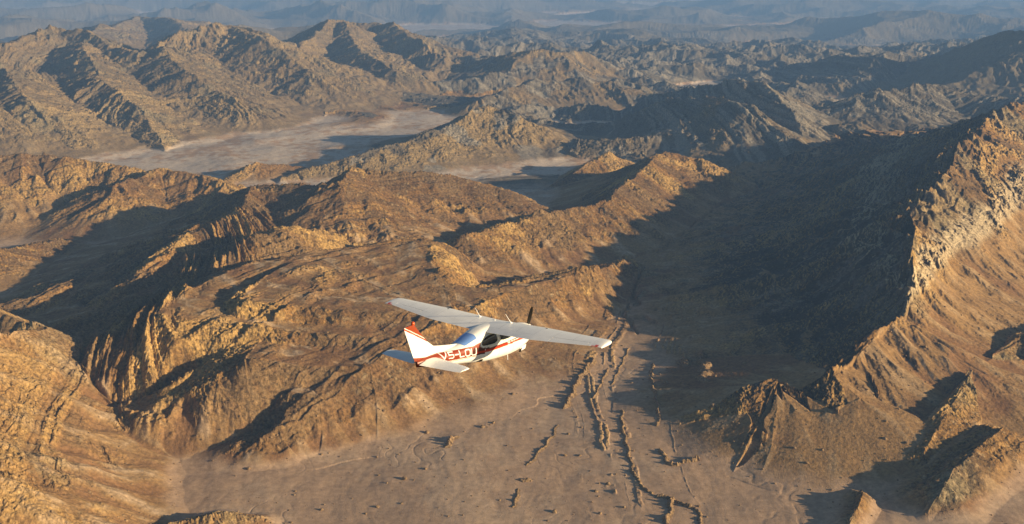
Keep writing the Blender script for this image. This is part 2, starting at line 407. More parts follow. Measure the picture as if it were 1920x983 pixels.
# colour of the ground itself: rock kinds, debris and sand
def mixc(a, b, t):
    return a + (np.asarray(b, np.float32) - a) * t[:, None]
def geology(x, y, z, band, ero, rock, above, part, gx, gy, uu):
    n1 = fbm(x / 120, y / 120, 3, 91); n2 = fbm(x / 22, y / 22, 3, 95); n3 = fbm(x / 6, y / 6, 2, 99)
    sl = np.sqrt(gx * gx + gy * gy)
    col = np.empty((len(x), 3), np.float32)
    col[:] = (0.45, 0.305, 0.195)                              # sand
    col = mixc(col, (0.52, 0.375, 0.25), smooth(-0.1, 0.7, n1 + 0.5 * n2) * 0.7)
    col = mixc(col, (0.58, 0.48, 0.38), smooth(1450, 1800, y) * smooth(-0.7, 0.2, n1 + n2) * 0.95)
    deb = smooth(0.8, 6, above + 1.2 * n2 - 2.5 * smooth(1500, 1900, y) * smooth(300, 0, x))
    c2 = np.empty_like(col); c2[:] = (0.32, 0.195, 0.085)      # debris slopes
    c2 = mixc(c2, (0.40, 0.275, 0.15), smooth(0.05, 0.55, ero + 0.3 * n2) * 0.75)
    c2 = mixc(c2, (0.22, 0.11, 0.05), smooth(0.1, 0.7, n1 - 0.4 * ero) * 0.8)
    col = col + (c2 - col) * deb[:, None]
    c3 = np.empty_like(col); c3[:] = (0.26, 0.145, 0.05)      # bedrock
    c3 = mixc(c3, (0.44, 0.28, 0.10), smooth(0.48, 0.66, band + 0.12 * n3) * 0.85)
    c3 = mixc(c3, (0.13, 0.085, 0.045), smooth(0.46, 0.32, band + 0.10 * n2) * 0.75)
    c3 = mixc(c3, (0.25, 0.22, 0.13), smooth(0.15, 0.6, n1 + 0.2 * n2) * 0.5)
    c3 = mixc(c3, (0.07, 0.05, 0.033), smooth(0.25, 0.7, n3 + 0.3 * n2) * 0.7)
    c3 = mixc(c3, (0.46, 0.34, 0.19), smooth(0.30, 0.75, -n3 + 0.3 * n1) * 0.6)
    col = col + (c3 - col) * np.maximum(rock * smooth(0.02, 0.35, sl + 0.15 * n2), 0.7 * rock * (above < 5))[:, None]
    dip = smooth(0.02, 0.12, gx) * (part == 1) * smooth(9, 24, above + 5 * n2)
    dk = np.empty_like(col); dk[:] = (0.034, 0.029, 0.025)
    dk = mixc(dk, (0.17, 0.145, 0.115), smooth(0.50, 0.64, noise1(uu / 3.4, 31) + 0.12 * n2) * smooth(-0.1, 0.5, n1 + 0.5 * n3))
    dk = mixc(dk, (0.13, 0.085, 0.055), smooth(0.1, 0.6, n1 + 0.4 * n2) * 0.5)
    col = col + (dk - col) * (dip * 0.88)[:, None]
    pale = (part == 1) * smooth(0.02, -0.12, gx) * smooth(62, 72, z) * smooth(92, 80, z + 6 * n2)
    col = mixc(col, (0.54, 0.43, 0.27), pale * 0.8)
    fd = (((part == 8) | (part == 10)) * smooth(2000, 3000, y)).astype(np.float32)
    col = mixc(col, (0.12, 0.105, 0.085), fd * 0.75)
    far = ((part == 9) | (part == 7) | (part == 8) | (part == 10)).astype(np.float32)
    col = mixc(col, (0.20, 0.165, 0.105), far * deb * 0.55)
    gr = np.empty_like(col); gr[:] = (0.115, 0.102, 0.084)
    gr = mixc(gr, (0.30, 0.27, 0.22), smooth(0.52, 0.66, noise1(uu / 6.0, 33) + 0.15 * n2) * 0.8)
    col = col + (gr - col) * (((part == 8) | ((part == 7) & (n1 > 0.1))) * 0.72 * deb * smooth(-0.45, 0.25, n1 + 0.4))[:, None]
    rust = ((part == 3) | (part == 4) | (part == 6)) * deb * smooth(-0.35, 0.35, n1 + 0.5 * n2)
    col = mixc(col, (0.165, 0.088, 0.036), rust * 0.6 * np.clip(rock + 0.25, 0, 1))
    sc = ((part == 3) | (part == 5)).astype(np.float32) * deb * (1 - rock)
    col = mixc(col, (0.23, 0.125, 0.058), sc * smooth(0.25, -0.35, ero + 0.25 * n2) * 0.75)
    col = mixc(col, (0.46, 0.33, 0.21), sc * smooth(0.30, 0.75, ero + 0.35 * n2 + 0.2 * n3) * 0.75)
    return [col * (0.92 + 0.16 * n3[:, None])]
GX2, GY2 = grads(HT)
def geo_chunk(*a):
    c = geology(*a)[0]
    return [c[:, 0], c[:, 1], c[:, 2]]
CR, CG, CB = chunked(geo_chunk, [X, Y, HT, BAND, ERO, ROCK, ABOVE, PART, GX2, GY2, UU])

def ground_at(x, y):
    r = np.clip(np.searchsorted(rows, y), 1, NR - 1)
    t = (y - rows[r - 1]) / (rows[r] - rows[r - 1])
    def rowz(k):
        return np.interp(x, X[k], HT[k])
    return float(rowz(r - 1) * (1 - t) + rowz(r) * t)

def terrain_material():
    m = bpy.data.materials.new('desert_rock_and_sand')
    m.use_nodes = True
    nt = m.node_tree; N = nt.nodes; L = nt.links
    b = N['Principled BSDF']
    b.inputs['Roughness'].default_value = 0.95
    b.inputs['Specular IOR Level'].default_value = 0.1
    at = N.new('ShaderNodeAttribute'); at.attribute_name = 'geology'
    tc = N.new('ShaderNodeNewGeometry')
    nz = N.new('ShaderNodeTexNoise'); nz.inputs['Scale'].default_value = 0.35; nz.inputs['Detail'].default_value = 6
    nz.inputs['Roughness'].default_value = 0.7
    L.new(tc.outputs['Position'], nz.inputs['Vector'])
    def math_(op, a, b_=None, c_=None):
        q = N.new('ShaderNodeMath'); q.operation = op
        for k, v in enumerate((a, b_, c_)):
            if v is None: continue
            if isinstance(v, (int, float)): q.inputs[k].default_value = v
            else: L.new(v, q.inputs[k])
        return q.outputs[0]
    amp = math_('MULTIPLY_ADD', at.outputs['Alpha'], 3.3, 0.8)         # rock is more mottled than sand
    rmp = N.new('ShaderNodeMath'); rmp.operation = 'MAXIMUM'
    rmp.inputs[1].default_value = 0.25
    L.new(math_('MULTIPLY_ADD', math_('SUBTRACT', nz.outputs['Fac'], 0.5), amp, 1.0), rmp.inputs[0])
    mx = N.new('ShaderNodeVectorMath'); mx.operation = 'SCALE'
    L.new(at.outputs['Color'], mx.inputs[0]); L.new(rmp.outputs[0], mx.inputs['Scale'])
    L.new(mx.outputs[0], b.inputs['Base Color'])
    n2 = N.new('ShaderNodeTexNoise'); n2.inputs['Scale'].default_value = 0.9; n2.inputs['Detail'].default_value = 5
    L.new(tc.outputs['Position'], n2.inputs['Vector'])
    bp = N.new('ShaderNodeBump'); L.new(math_('MULTIPLY_ADD', at.outputs['Alpha'], 0.75, 0.25), bp.inputs['Strength']); bp.inputs['Distance'].default_value = 0.8
    L.new(n2.outputs['Fac'], bp.inputs['Height']); L.new(bp.outputs[0], b.inputs['Normal'])
    return m
TERRAIN_MAT = terrain_material()

def land_mesh(name, quad_mask, label):
    """one sheet of land from the faces picked by quad_mask"""
    r, c = np.nonzero(quad_mask)
    v = np.stack([r * NC + c, r * NC + c + 1, (r + 1) * NC + c + 1, (r + 1) * NC + c], 1).astype(np.int32)
    used, inv = np.unique(v.ravel(), return_inverse=True)
    co = np.stack([X.ravel()[used], Y.ravel()[used], HT.ravel()[used]], 1).astype(np.float32)
    me = bpy.data.meshes.new(name)
    me.vertices.add(len(co)); me.vertices.foreach_set('co', co.ravel())
    me.loops.add(v.size); me.loops.foreach_set('vertex_index', inv.astype(np.int32))
    me.polygons.add(len(v))
    me.polygons.foreach_set('loop_start', np.arange(0, v.size, 4, dtype=np.int32))
    me.polygons.foreach_set('use_smooth', np.ones(len(v), bool))
    me.update()
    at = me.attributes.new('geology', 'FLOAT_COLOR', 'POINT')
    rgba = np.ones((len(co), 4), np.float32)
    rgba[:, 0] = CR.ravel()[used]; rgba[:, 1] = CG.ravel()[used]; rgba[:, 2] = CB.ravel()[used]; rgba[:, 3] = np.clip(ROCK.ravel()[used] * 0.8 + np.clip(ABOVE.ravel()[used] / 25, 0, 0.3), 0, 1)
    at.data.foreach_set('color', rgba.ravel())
    me.materials.append(TERRAIN_MAT)
    o = bpy.data.objects.new(name, me); C.objects.link(o)
    tag(o, label=label, kind='structure')
    return o

QP = PART[:-1, :-1]
LAND = {
    'ground': ('ground', 'sandy valley floor and dry river beds between the rocky ridges'),
    'right': ('hill', 'long ridge right of the aeroplane with a black shaded flank and a sunlit cliff'),
    'spur': ('hill', 'broken rocky spur in the lower right corner with blocky shaded faces'),
    'middle': ('hill', 'brown layered massif behind and left of the aeroplane'),
    'north': ('hill', 'reddish brown hill at the far end of the middle massif'),
    'near': ('hill', 'golden sunlit hill filling the lower left corner'),
    'left': ('hill', 'brown ridge beyond the dark valley at the left edge'),
    'behind': ('hill', 'lower brown hills in the middle distance beyond the massif'),
    'dark': ('hill', 'dark finely striped hills in the middle distance right of centre'),
    'range': ('mountain', 'greyish brown mountain range with parallel spurs at upper left'),
    'apron': ('hill', 'smooth sandy slope at the foot of the right ridge, below its pointed end'),
    'mountain': ('mountain', 'hazy blue mountains filling the distance'),
}
for i, key in enumerate(PARTS):
    mk = QP == i
    if mk.any():
        land_mesh(LAND[key][0], mk, LAND[key][1])

# ------------------------------------------------------------------ the aeroplane
def principled(name, col, rough=0.4, spec=0.5, metal=0.0, coat=0.0):
    m = bpy.data.materials.new(name); m.use_nodes = True
    nt = m.node_tree; b = nt.nodes['Principled BSDF']
    b.inputs['Roughness'].default_value = rough
    b.inputs['Specular IOR Level'].default_value = spec
    b.inputs['Metallic'].default_value = metal
    b.inputs['Coat Weight'].default_value = coat
    tc = nt.nodes.new('ShaderNodeTexCoord')
    nz = nt.nodes.new('ShaderNodeTexNoise'); nz.inputs['Scale'].default_value = 2.5; nz.inputs['Detail'].default_value = 5
    nt.links.new(tc.outputs['Object'], nz.inputs['Vector'])
    mr = nt.nodes.new('ShaderNodeMapRange'); mr.inputs['From Min'].default_value = .3; mr.inputs['From Max'].default_value = .7
    mr.inputs['To Min'].default_value = .94; mr.inputs['To Max'].default_value = 1.04
    nt.links.new(nz.outputs['Fac'], mr.inputs['Value'])
    sc = nt.nodes.new('ShaderNodeVectorMath'); sc.operation = 'SCALE'
    if col is None:
        at = nt.nodes.new('ShaderNodeAttribute'); at.attribute_name = 'paint'
        nt.links.new(at.outputs['Color'], sc.inputs[0])
    else:
        sc.inputs[0].default_value = col
    nt.links.new(mr.outputs[0], sc.inputs['Scale'])
    nt.links.new(sc.outputs[0], b.inputs['Base Color'])
    return m
PAINT = principled('painted_metal', None, .32, .5, 0, .15)
WHITE = principled('white_paint', (.86, .86, .84), .34, .5, 0, .15)
GLASS = principled('dark_window_glass', (.012, .014, .016), .06, .6)
def wing_paint():
    m = WHITE.copy(); m.name = 'wing_skin'
    nt = m.node_tree; b = nt.nodes['Principled BSDF']; src = b.inputs['Base Color'].links[0].from_socket
    tc = nt.nodes.new('ShaderNodeTexCoord'); sx = nt.nodes.new('ShaderNodeSeparateXYZ'); nt.links.new(tc.outputs['Object'], sx.inputs[0])
    def mm(op, a, v=None):
        q = nt.nodes.new('ShaderNodeMath'); q.operation = op
        nt.links.new(a, q.inputs[0])
        if v is not None: q.inputs[1].default_value = v
        return q.outputs[0]
    seam = mm('LESS_THAN', mm('MODULO', mm('ADD', mm('ABSOLUTE', sx.outputs[0]), .12), .88), .022)      # skin seams along the ribs
    mx = nt.nodes.new('ShaderNodeVectorMath'); mx.operation = 'SCALE'
    nt.links.new(src, mx.inputs[0]); q = nt.nodes.new('ShaderNodeMath'); q.operation = 'MULTIPLY_ADD'
    nt.links.new(seam, q.inputs[0]); q.inputs[1].default_value = -.22; q.inputs[2].default_value = 1.0
    nt.links.new(q.outputs[0], mx.inputs['Scale']); nt.links.new(mx.outputs[0], b.inputs['Base Color'])
    return m
WINGSKIN = wing_paint()
BLUEGLASS = principled('sky_painted_rear_glass', (.16, .30, .66), .22, .6)  # blue base colour paints in the sky mirrored by the rear window
RUBBER = principled('dark_opening', (.012, .011, .01), .8, .2)
BLADE = principled('black_propeller_paint', (.016, .015, .014), .45, .4)
REDLENS = principled('orange_red_lens', (.75, .10, .02), .25, .5)
METAL = principled('bare_metal', (.62, .62, .60), .35, .5, .8)
C_WHITE = np.array((.86, .85, .80)); C_BROWN = np.array((.235, .038, .012)); C_DARK = np.array((.075, .016, .010)); C_RED = np.array((.58, .045, .012))

def mesh_obj(name, co, faces, mat, parent=None, paint=None, smooth_=True):
    me = bpy.data.meshes.new(name)
    me.from_pydata([tuple(map(float, c)) for c in co], [], [tuple(map(int, f)) for f in faces])
    bm = bmesh.new(); bm.from_mesh(me); bmesh.ops.recalc_face_normals(bm, faces=bm.faces); bm.to_mesh(me); bm.free()
    if smooth_:
        me.polygons.foreach_set('use_smooth', np.ones(len(me.polygons), bool))
        me.set_sharp_from_angle(angle=math.radians(40))
    if paint is not None:
        a = me.attributes.new('paint', 'FLOAT_COLOR', 'POINT')
        c = np.ones((len(co), 4), np.float32); c[:, :3] = paint
        a.data.foreach_set('color', c.ravel())
    me.materials.append(mat)
    o = bpy.data.objects.new(name, me); C.objects.link(o)
    if parent is not None: o.parent = parent
    return o

def loft(rings, cap=True):
    """closed rings of equal length -> vertices, faces"""
    n = len(rings[0]); co = np.concatenate(rings); fs = []
    for k in range(len(rings) - 1):
        for j in range(n):
            j2 = (j + 1) % n
            fs.append((k * n + j, k * n + j2, (k + 1) * n + j2, (k + 1) * n + j))
    if cap:
        fs.append(tuple(range(n))[::-1]); m = (len(rings) - 1) * n
        fs.append(tuple(range(m, m + n)))
    return co, fs

AIR_T = (-0.481, 39.986, 383.884)
AIR_HEAD, AIR_PITCH, AIR_ROLL = math.radians(34.1), math.radians(-4.81), math.radians(-2.57)
air = bpy.data.objects.new('light_aircraft', None)
air.empty_display_size = 1
air.matrix_world = (Matrix.Translation((0, 0, H)) @ Matrix.Rotation(math.radians(1.5), 4, 'X') @ Matrix.Translation((0, 0, -H)) @ Matrix.Translation(AIR_T) @ Matrix.Rotation(-AIR_HEAD, 4, 'Z') @ Matrix.Rotation(AIR_PITCH, 4, 'X')
                    @ Matrix.Rotation(AIR_ROLL, 4, 'Y'))
C.objects.link(air)
tag(air, 'white high-wing propeller aeroplane with brown and red stripes flying above the desert valley', 'airplane')

# fuselage: station, half width, top, height of the widest place, bottom, squareness
FST = np.array([
    (2.05, .30, -.62, -.86, -1.10, 2.2), (1.95, .38, -.54, -.88, -1.22, 2.3), (1.6, .48, -.45, -.92, -1.36, 2.5), (1.0, .55, -.40, -.95, -1.50, 2.6),
    (.45, .58, -.36, -.92, -1.53, 2.7), (.15, .59, -.20, -.90, -1.53, 2.7), (-.2, .60, .03, -.85, -1.51, 2.8), (-.5, .61, .12, -.80, -1.48, 2.8),
    (-1.0, .61, .145, -.78, -1.43, 2.8), (-1.7, .60, .135, -.74, -1.34, 2.8), (-2.1, .57, .08, -.70, -1.26, 2.7), (-2.6, .52, -.04, -.64, -1.16, 2.5),
    (-3.1, .46, -.17, -.60, -1.06, 2.4), (-3.6, .40, -.215, -.56, -.97, 2.3), (-4.2, .32, -.215, -.50, -.85, 2.2), (-4.8, .235, -.20, -.44, -.72, 2.1),
    (-5.4, .14, -.20, -.38, -.58, 2.0), (-5.8, .06, -.24, -.36, -.48, 2.0)])
def fus(Yv):
    from_y = FST[::-1, 0]
    out = []
    for k in range(1, 6):
        v = FST[::-1, k]
        # smooth interpolation through the stations
        i = int(np.clip(np.searchsorted(from_y, Yv) - 1, 0, len(v) - 2))
        t = (Yv - from_y[i]) / (from_y[i + 1] - from_y[i])
        def slope(q):
            a, b = max(q - 1, 0), min(q + 1, len(v) - 1)
            return (v[b] - v[a]) / (from_y[b] - from_y[a])
        hh = from_y[i + 1] - from_y[i]
        m0, m1 = slope(i) * hh, slope(i + 1) * hh
        out.append((2 * t**3 - 3 * t**2 + 1) * v[i] + (t**3 - 2 * t**2 + t) * m0 + (-2 * t**3 + 3 * t**2) * v[i + 1] + (t**3 - t**2) * m1)
    return out
def side_x(Yv, Zv):
    w, zt, zc, zb, e = fus(Yv)
    q = (Zv - zc) / ((zt - zc) if Zv > zc else (zc - zb))
    return w * max(1 - abs(q) ** e, 0) ** (1 / e)
def top_z(Xv, Yv):
    w, zt, zc, zb, e = fus(Yv)
    return zc + (zt - zc) * max(1 - abs(Xv / w) ** e, 0) ** (1 / e)
def poly_in(Yv, Zv, pts):
    ins = np.zeros(len(Yv), bool); n = len(pts)
    for i in range(n):
        (a, b), (c, d) = pts[i], pts[(i + 1) % n]
        cr = ((b > Zv) != (d > Zv)) & (Yv < (c - a) * (Zv - b) / (d - b + 1e-9) + a)
        ins ^= cr
    return ins
def seg_d(a, b, p, q):
    ex, ey = q[0] - p[0], q[1] - p[1]; L = ex * ex + ey * ey + 1e-9
    t = np.clip(((a - p[0]) * ex + (b - p[1]) * ey) / L, 0, 1)
    return np.hypot(a - p[0] - t * ex, b - p[1] - t * ey)
WIN_REAR = [(-2.20, -.41), (-2.12, -.25), (-1.80, -.13), (-1.17, -.13), (-1.12, -.47), (-1.36, -.54), (-2.08, -.48)]
WIN_DOOR = [(-.95, -.13), (-.88, -.50), (-.70, -.55), (-.12, -.58), (.08, -.42), (-.15, -.14)]
# strokes of the registration, in letter boxes 1 high
GLYPH = {
    'V': (.33, [((0, 1), (.165, 0)), ((.165, 0), (.33, 1))]),
    '5': (.28, [((.27, 1), (.03, 1)), ((.03, 1), (.03, .56)), ((.03, .56), (.20, .60)), ((.20, .60), (.27, .48)), ((.27, .48), (.27, .14)), ((.27, .14), (.20, 0)), ((.20, 0), (.0, .02))]),
    '-': (.18, [((0, .48), (.18, .48))]),
    'L': (.24, [((0, 1), (0, 0)), ((0, 0), (.24, 0))]),
    'O': (.27, [((0, .14), (0, .86)), ((0, .86), (.07, 1)), ((.07, 1), (.20, 1)), ((.20, 1), (.27, .86)), ((.27, .86), (.27, .14)), ((.27, .14), (.20, 0)), ((.20, 0), (.07, 0)), ((.07, 0), (0, .14))]),
    'U': (.28, [((0, 1), (0, .14)), ((0, .14), (.07, 0)), ((.07, 0), (.21, 0)), ((.21, 0), (.28, .14)), ((.28, .14), (.28, 1))])}
def registration(Yv, Zv, mirror):
    hit = np.zeros(len(Yv), bool)
    a = (Yv + 4.56) if not mirror else (-2.60 - Yv)
    base = -.475 - .138 * (Yv + 4.4); hgt = .225 + .025 * np.clip(Yv + 4.6, 0, 2)
    b = (Zv - base) / hgt
    x = 0.0
    for ch in 'V5-LOU':
        wd, st = GLYPH[ch]
        near = (a > x - .1) & (a < x + wd + .1)
        for p, q in st:
            d = seg_d(a, b * .27, (p[0] + x, p[1] * .27), (q[0] + x, q[1] * .27))
            hit |= near & (d < .0235)
        x += wd + .085
    return hit
def fuselage_paint(co):
    Xv, Yv, Zv = co.T
    col = np.tile(C_WHITE, (len(co), 1))
    top = np.interp(Yv, [-6.1, -5.4, -4.98, -4.62, -3.92, -3.3, -2.67, -2.02, -1.9], [-.03, -.14, -.19, -.22, -.285, -.33, -.36, -.26, -.26])
    bot = np.interp(Yv, [-5.9, -5.4, -5.0, -4.5, -4.06, -3.25, -2.41, -1.8], [-.60, -.55, -.40, -.52, -.60, -.68, -.76, -.83])
    top = top + .02; bot = bot - .025
    band = (Zv < top) & (Zv > bot) & (Yv < -2.0 - .0 * Zv)
    front = Yv > (-2.05 + .75 * (Zv + .26))                      # slanted front end, behind the window
    band &= ~(front & (Yv > -2.75))
    col[band] = C_BROWN
    dark = (Yv > -2.95) & (Yv < -2.0) & (Zv < -.47 - .22 * (Yv + 2.4)) & (Zv > bot) & (Zv < -.52 + 1.1 * (Yv + 2.75))
    col[dark] = C_DARK
    thin = (np.abs(Zv - (bot - .035)) < .012) & (Yv < -2.5) & (Yv > -5.0)
    col[thin] = (.55, .16, .08)
    dl = np.interp(Yv, [-2.36, -2.2, -1.48, .3, 1.2], [-.52, -.575, -.70, -.745, -.79])
    col[(np.abs(Zv - dl) < .022 + .02 * np.clip(-1.2 - Yv, 0, 1)) & (Yv > -2.36) & (Yv < 1.5)] = C_DARK
    rl = np.interp(Yv, [-2.5, -1.2, .68, 2.0], [-.665, -.80, -.865, -.90])
    col[(np.abs(Zv - rl) < .046) & (Yv > -2.5 + .5 * (Zv + .66))] = C_RED
    # light surround of the cabin windows
    for poly in (WIN_REAR, WIN_DOOR):
        d = np.full(len(co), 9.)
        for i in range(len(poly)):
            d = np.minimum(d, seg_d(Yv, Zv, poly[i], poly[(i + 1) % len(poly)]))
        m = (d < .085) | poly_in(Yv, Zv, poly)
        col[m & (Zv > -.66)] = (.66, .68, .62)
    reg = registration(Yv, Zv, False) & (Xv > 0) | registration(Yv, Zv, True) & (Xv < 0)
    col[reg] = (.82, .82, .80)
    # seams of the door and the cowling
    for y0 in (-.98, .12, .95):
        m = (np.abs(Yv - y0) < .009) & (Zv < -.05) & (Zv > -1.3)
        col[m] = col[m] * .6
    return col
ys = np.concatenate([np.arange(-5.8, -4.8, .03), np.arange(-4.8, -1.9, .0125), np.arange(-1.9, 2.05, .022), [2.05]])
angs = np.linspace(0, 2 * np.pi, 220, endpoint=False)
rings = []
for yv in ys:
    w, zt, zc, zb, e = fus(yv)
    ca, sa = np.cos(angs), np.sin(angs)
    hh = np.where(sa > 0, zt - zc, zc - zb)
    rings.append(np.stack([w * np.sign(ca) * np.abs(ca) ** (2 / e), np.full_like(ca, yv), zc + hh * np.sign(sa) * np.abs(sa) ** (2 / e)], 1))
co, fs = loft(rings)
fuselage = mesh_obj('fuselage', co, fs, PAINT, air, fuselage_paint(co))

def side_patch(name, poly, mat, sgn, off=.006):
    """a pane that lies on the flank of the fuselage"""
    cy = sum(p[0] for p in poly) / len(poly); cz = sum(p[1] for p in poly) / len(poly)
    # denser outline with softened corners
    out = []
    n = len(poly)
    for i in range(n):
        p, q, r_ = poly[i - 1], poly[i], poly[(i + 1) % n]
        a = (q[0] * .75 + p[0] * .25, q[1] * .75 + p[1] * .25); b = (q[0] * .75 + r_[0] * .25, q[1] * .75 + r_[1] * .25)
        for t in np.linspace(0, 1, 6):
            out.append(((1-t)**2 * a[0] + 2*t*(1-t) * q[0] + t*t * b[0], (1-t)**2 * a[1] + 2*t*(1-t) * q[1] + t*t * b[1]))
    co = []; m = len(out)
    for k in (0.0, .25, .5, .75, 1.0):
        for (y, z) in out:
            yy, zz = cy + (y - cy) * k, cz + (z - cz) * k
            co.append((sgn * (side_x(yy, zz) + off), yy, zz))
    fs = [(k * m + j, k * m + (j + 1) % m, (k + 1) * m + (j + 1) % m, (k + 1) * m + j) for k in range(4) for j in range(m)]
    return mesh_obj(name, co, fs, mat, fuselage)
for sgn in (1, -1):
    side_patch('cabin_window', WIN_REAR, GLASS, sgn)
    side_patch('cabin_window', WIN_DOOR, GLASS, sgn)
def top_patch(name, y0, y1, x0, x1, mat, nx=14, ny=10):
    co = []
    for j in range(ny + 1):
        t = j / ny; yv = y0 + (y1 - y0) * t; hw = x0 + (x1 - x0) * t
        for i in range(nx + 1):
            u = -1 + 2 * i / nx
            yq = yv + (.07 * abs(u) ** 6 if j == ny else (-.05 * abs(u) ** 6 if j == 0 else 0))
            co.append((u * hw, yq, top_z(u * hw, yq) + .008))
    fs = [(j * (nx + 1) + i, j * (nx + 1) + i + 1, (j + 1) * (nx + 1) + i + 1, (j + 1) * (nx + 1) + i) for j in range(ny) for i in range(nx)]
    return mesh_obj(name, co, fs, mat, fuselage)
top_patch('rear_window', -2.32, -3.16, .40, .32, BLUEGLASS)
top_patch('windshield', .42, -.22, .50, .52, GLASS)

# wings
def chord(x):
    ax = abs(x)
    le = np.interp(ax, [0, 2.6, 5.2], [0, -.02, -.16]); te = np.interp(ax, [0, 2.6, 5.2], [-1.74, -1.74, -1.24])
    return le, te
def foil(t, c, th):
    """upper and lower height at the fraction t of the chord"""
    yt = 5 * th * (.2969 * math.sqrt(t) - .126 * t - .3516 * t * t + .2843 * t**3 - .1036 * t**4) * c
    cam = .025 * 4 * t * (1 - t) * c
    return cam + yt, cam - yt
def wing_z(x): return .035 * abs(x)
def panel(name, xs, t0, t1, mat, parent, th=(.145, .12), base=wing_z, ch=chord, n=16, drop=None, paint=None):
    rings = []
    ts = np.linspace(0, 1, n)
    ts = t0 + (t1 - t0) * (ts ** 1.7 if t0 == 0 else ts)
    for x in xs:
        le, te = ch(x); c = le - te; tk = np.interp(abs(x), [0, 5.2], th)
        up_ = [(x, le - c * t, base(x) + foil(t, c, tk)[0]) for t in ts]
        lo_ = [(x, le - c * t, base(x) + foil(t, c, tk)[1] - (.0 if t > 0 else 0)) for t in ts[::-1]]
        if t0 == 0: lo_ = lo_[:-1]
        rings.append(np.array(up_ + lo_))
    co, fs = loft(rings)
    return mesh_obj(name, co, fs, mat, parent, None if paint is None else paint(co))
def wing_tip(s, parent):
    rings = []
    for k in np.linspace(0, 1, 14):
        x = 5.2 + .46 * math.sin(k * math.pi / 2)
        f = math.sqrt(max(1 - k ** 2.4, 0)) if k < 1 else 0.02
        f = max(f, .02)
        le0, te0 = chord(5.2)
        le = le0 - .26 * k ** 3; te = te0 + .05 * k
        c = le - te
        ts = np.linspace(0, 1, 16) ** 1.5
        up_ = [(s * x, le - c * t, wing_z(5.2) + .016 * k + foil(t, 1.08, .12)[0] * f - .05 * (1 - f)) for t in ts]
        lo_ = [(s * x, le - c * t, wing_z(5.2) + .016 * k + foil(t, 1.08, .12)[1] * (.4 + .6 * f) - .05 * (1 - f)) for t in ts[::-1]][:-1]
        rings.append(np.array(up_ + lo_))
    co, fs = loft(rings)
    def pt(co):
        c = np.tile(np.array((.84, .83, .80)), (len(co), 1))
        m = (co[:, 1] < -1.02 - .35 * (5.62 - np.abs(co[:, 0])) + .0) & (np.abs(co[:, 0]) < 5.5)
        c[m] = (.62, .03, .015)
        return c
    return mesh_obj('wing_tip', co, fs, PAINT, parent, pt(co))
def bead(name, loc, r, mat, parent, squash=1.0):
    bm = bmesh.new(); bmesh.ops.create_uvsphere(bm, u_segments=14, v_segments=8, radius=r)
    for v in bm.verts: v.co.z *= squash; v.co += Vector(loc)
    me = bpy.data.meshes.new(name); bm.to_mesh(me); bm.free()
    for p in me.polygons: p.use_smooth = True
    me.materials.append(mat)
    o = bpy.data.objects.new(name, me); C.objects.link(o); o.parent = parent
    return o
def rod(name, p, q, r0, r1, mat, parent):
    p, q = Vector(p), Vector(q); ax = (q - p).normalized()
    u = ax.orthogonal().normalized(); v = ax.cross(u)
    rings = [np.array([tuple(pt + (u * math.cos(a) + v * math.sin(a)) * r) for a in np.linspace(0, 2 * math.pi, 10, endpoint=False)]) for pt, r in ((p, r0), (q, r1))]
    co, fs = loft(rings)
    return mesh_obj(name, co, fs, mat, parent)
def surf_z(x, t):
    le, te = chord(x); c = le - te
    return le - c * t, wing_z(x) + foil(t, c, np.interp(abs(x), [0, 5.2], (.145, .12)))[0]
for s in (1, -1):
    wing = panel('wing', s * np.linspace(0.0, 5.2, 27), 0, .738, WINGSKIN, air)
    panel('flap', s * np.concatenate([np.linspace(.0, 2.6, 9), np.linspace(2.7, 3.414, 5)]), .7425, 1.0, WHITE, wing, n=8)
    panel('aileron', s * np.linspace(3.436, 5.012, 10), .7535, 1.0, WHITE, wing, n=8)
    panel('trailing_edge', s * np.linspace(5.036, 5.2, 3), .738, 1.0, WHITE, wing, n=8)
    wing_tip(s, wing)
    y, z = surf_z(2.6 * s, .22); bead('fuel_cap', (2.6 * s, y, z), .045, RUBBER, wing, .35)
    y, z = surf_z(.82 * s, .25)
    b = bead('antenna_base', (.82 * s, y, z), .06, WHITE, wing, .8)
    rod('whip_antenna', (.82 * s, y, z), (.82 * s + .28 * (1 if s > 0 else 1.3) * .9, y - .80, z + .62), .016, .008, WHITE, wing)
bead('antenna_dome', (-.03, -.45, .135), .06, WHITE, fuselage, .9)

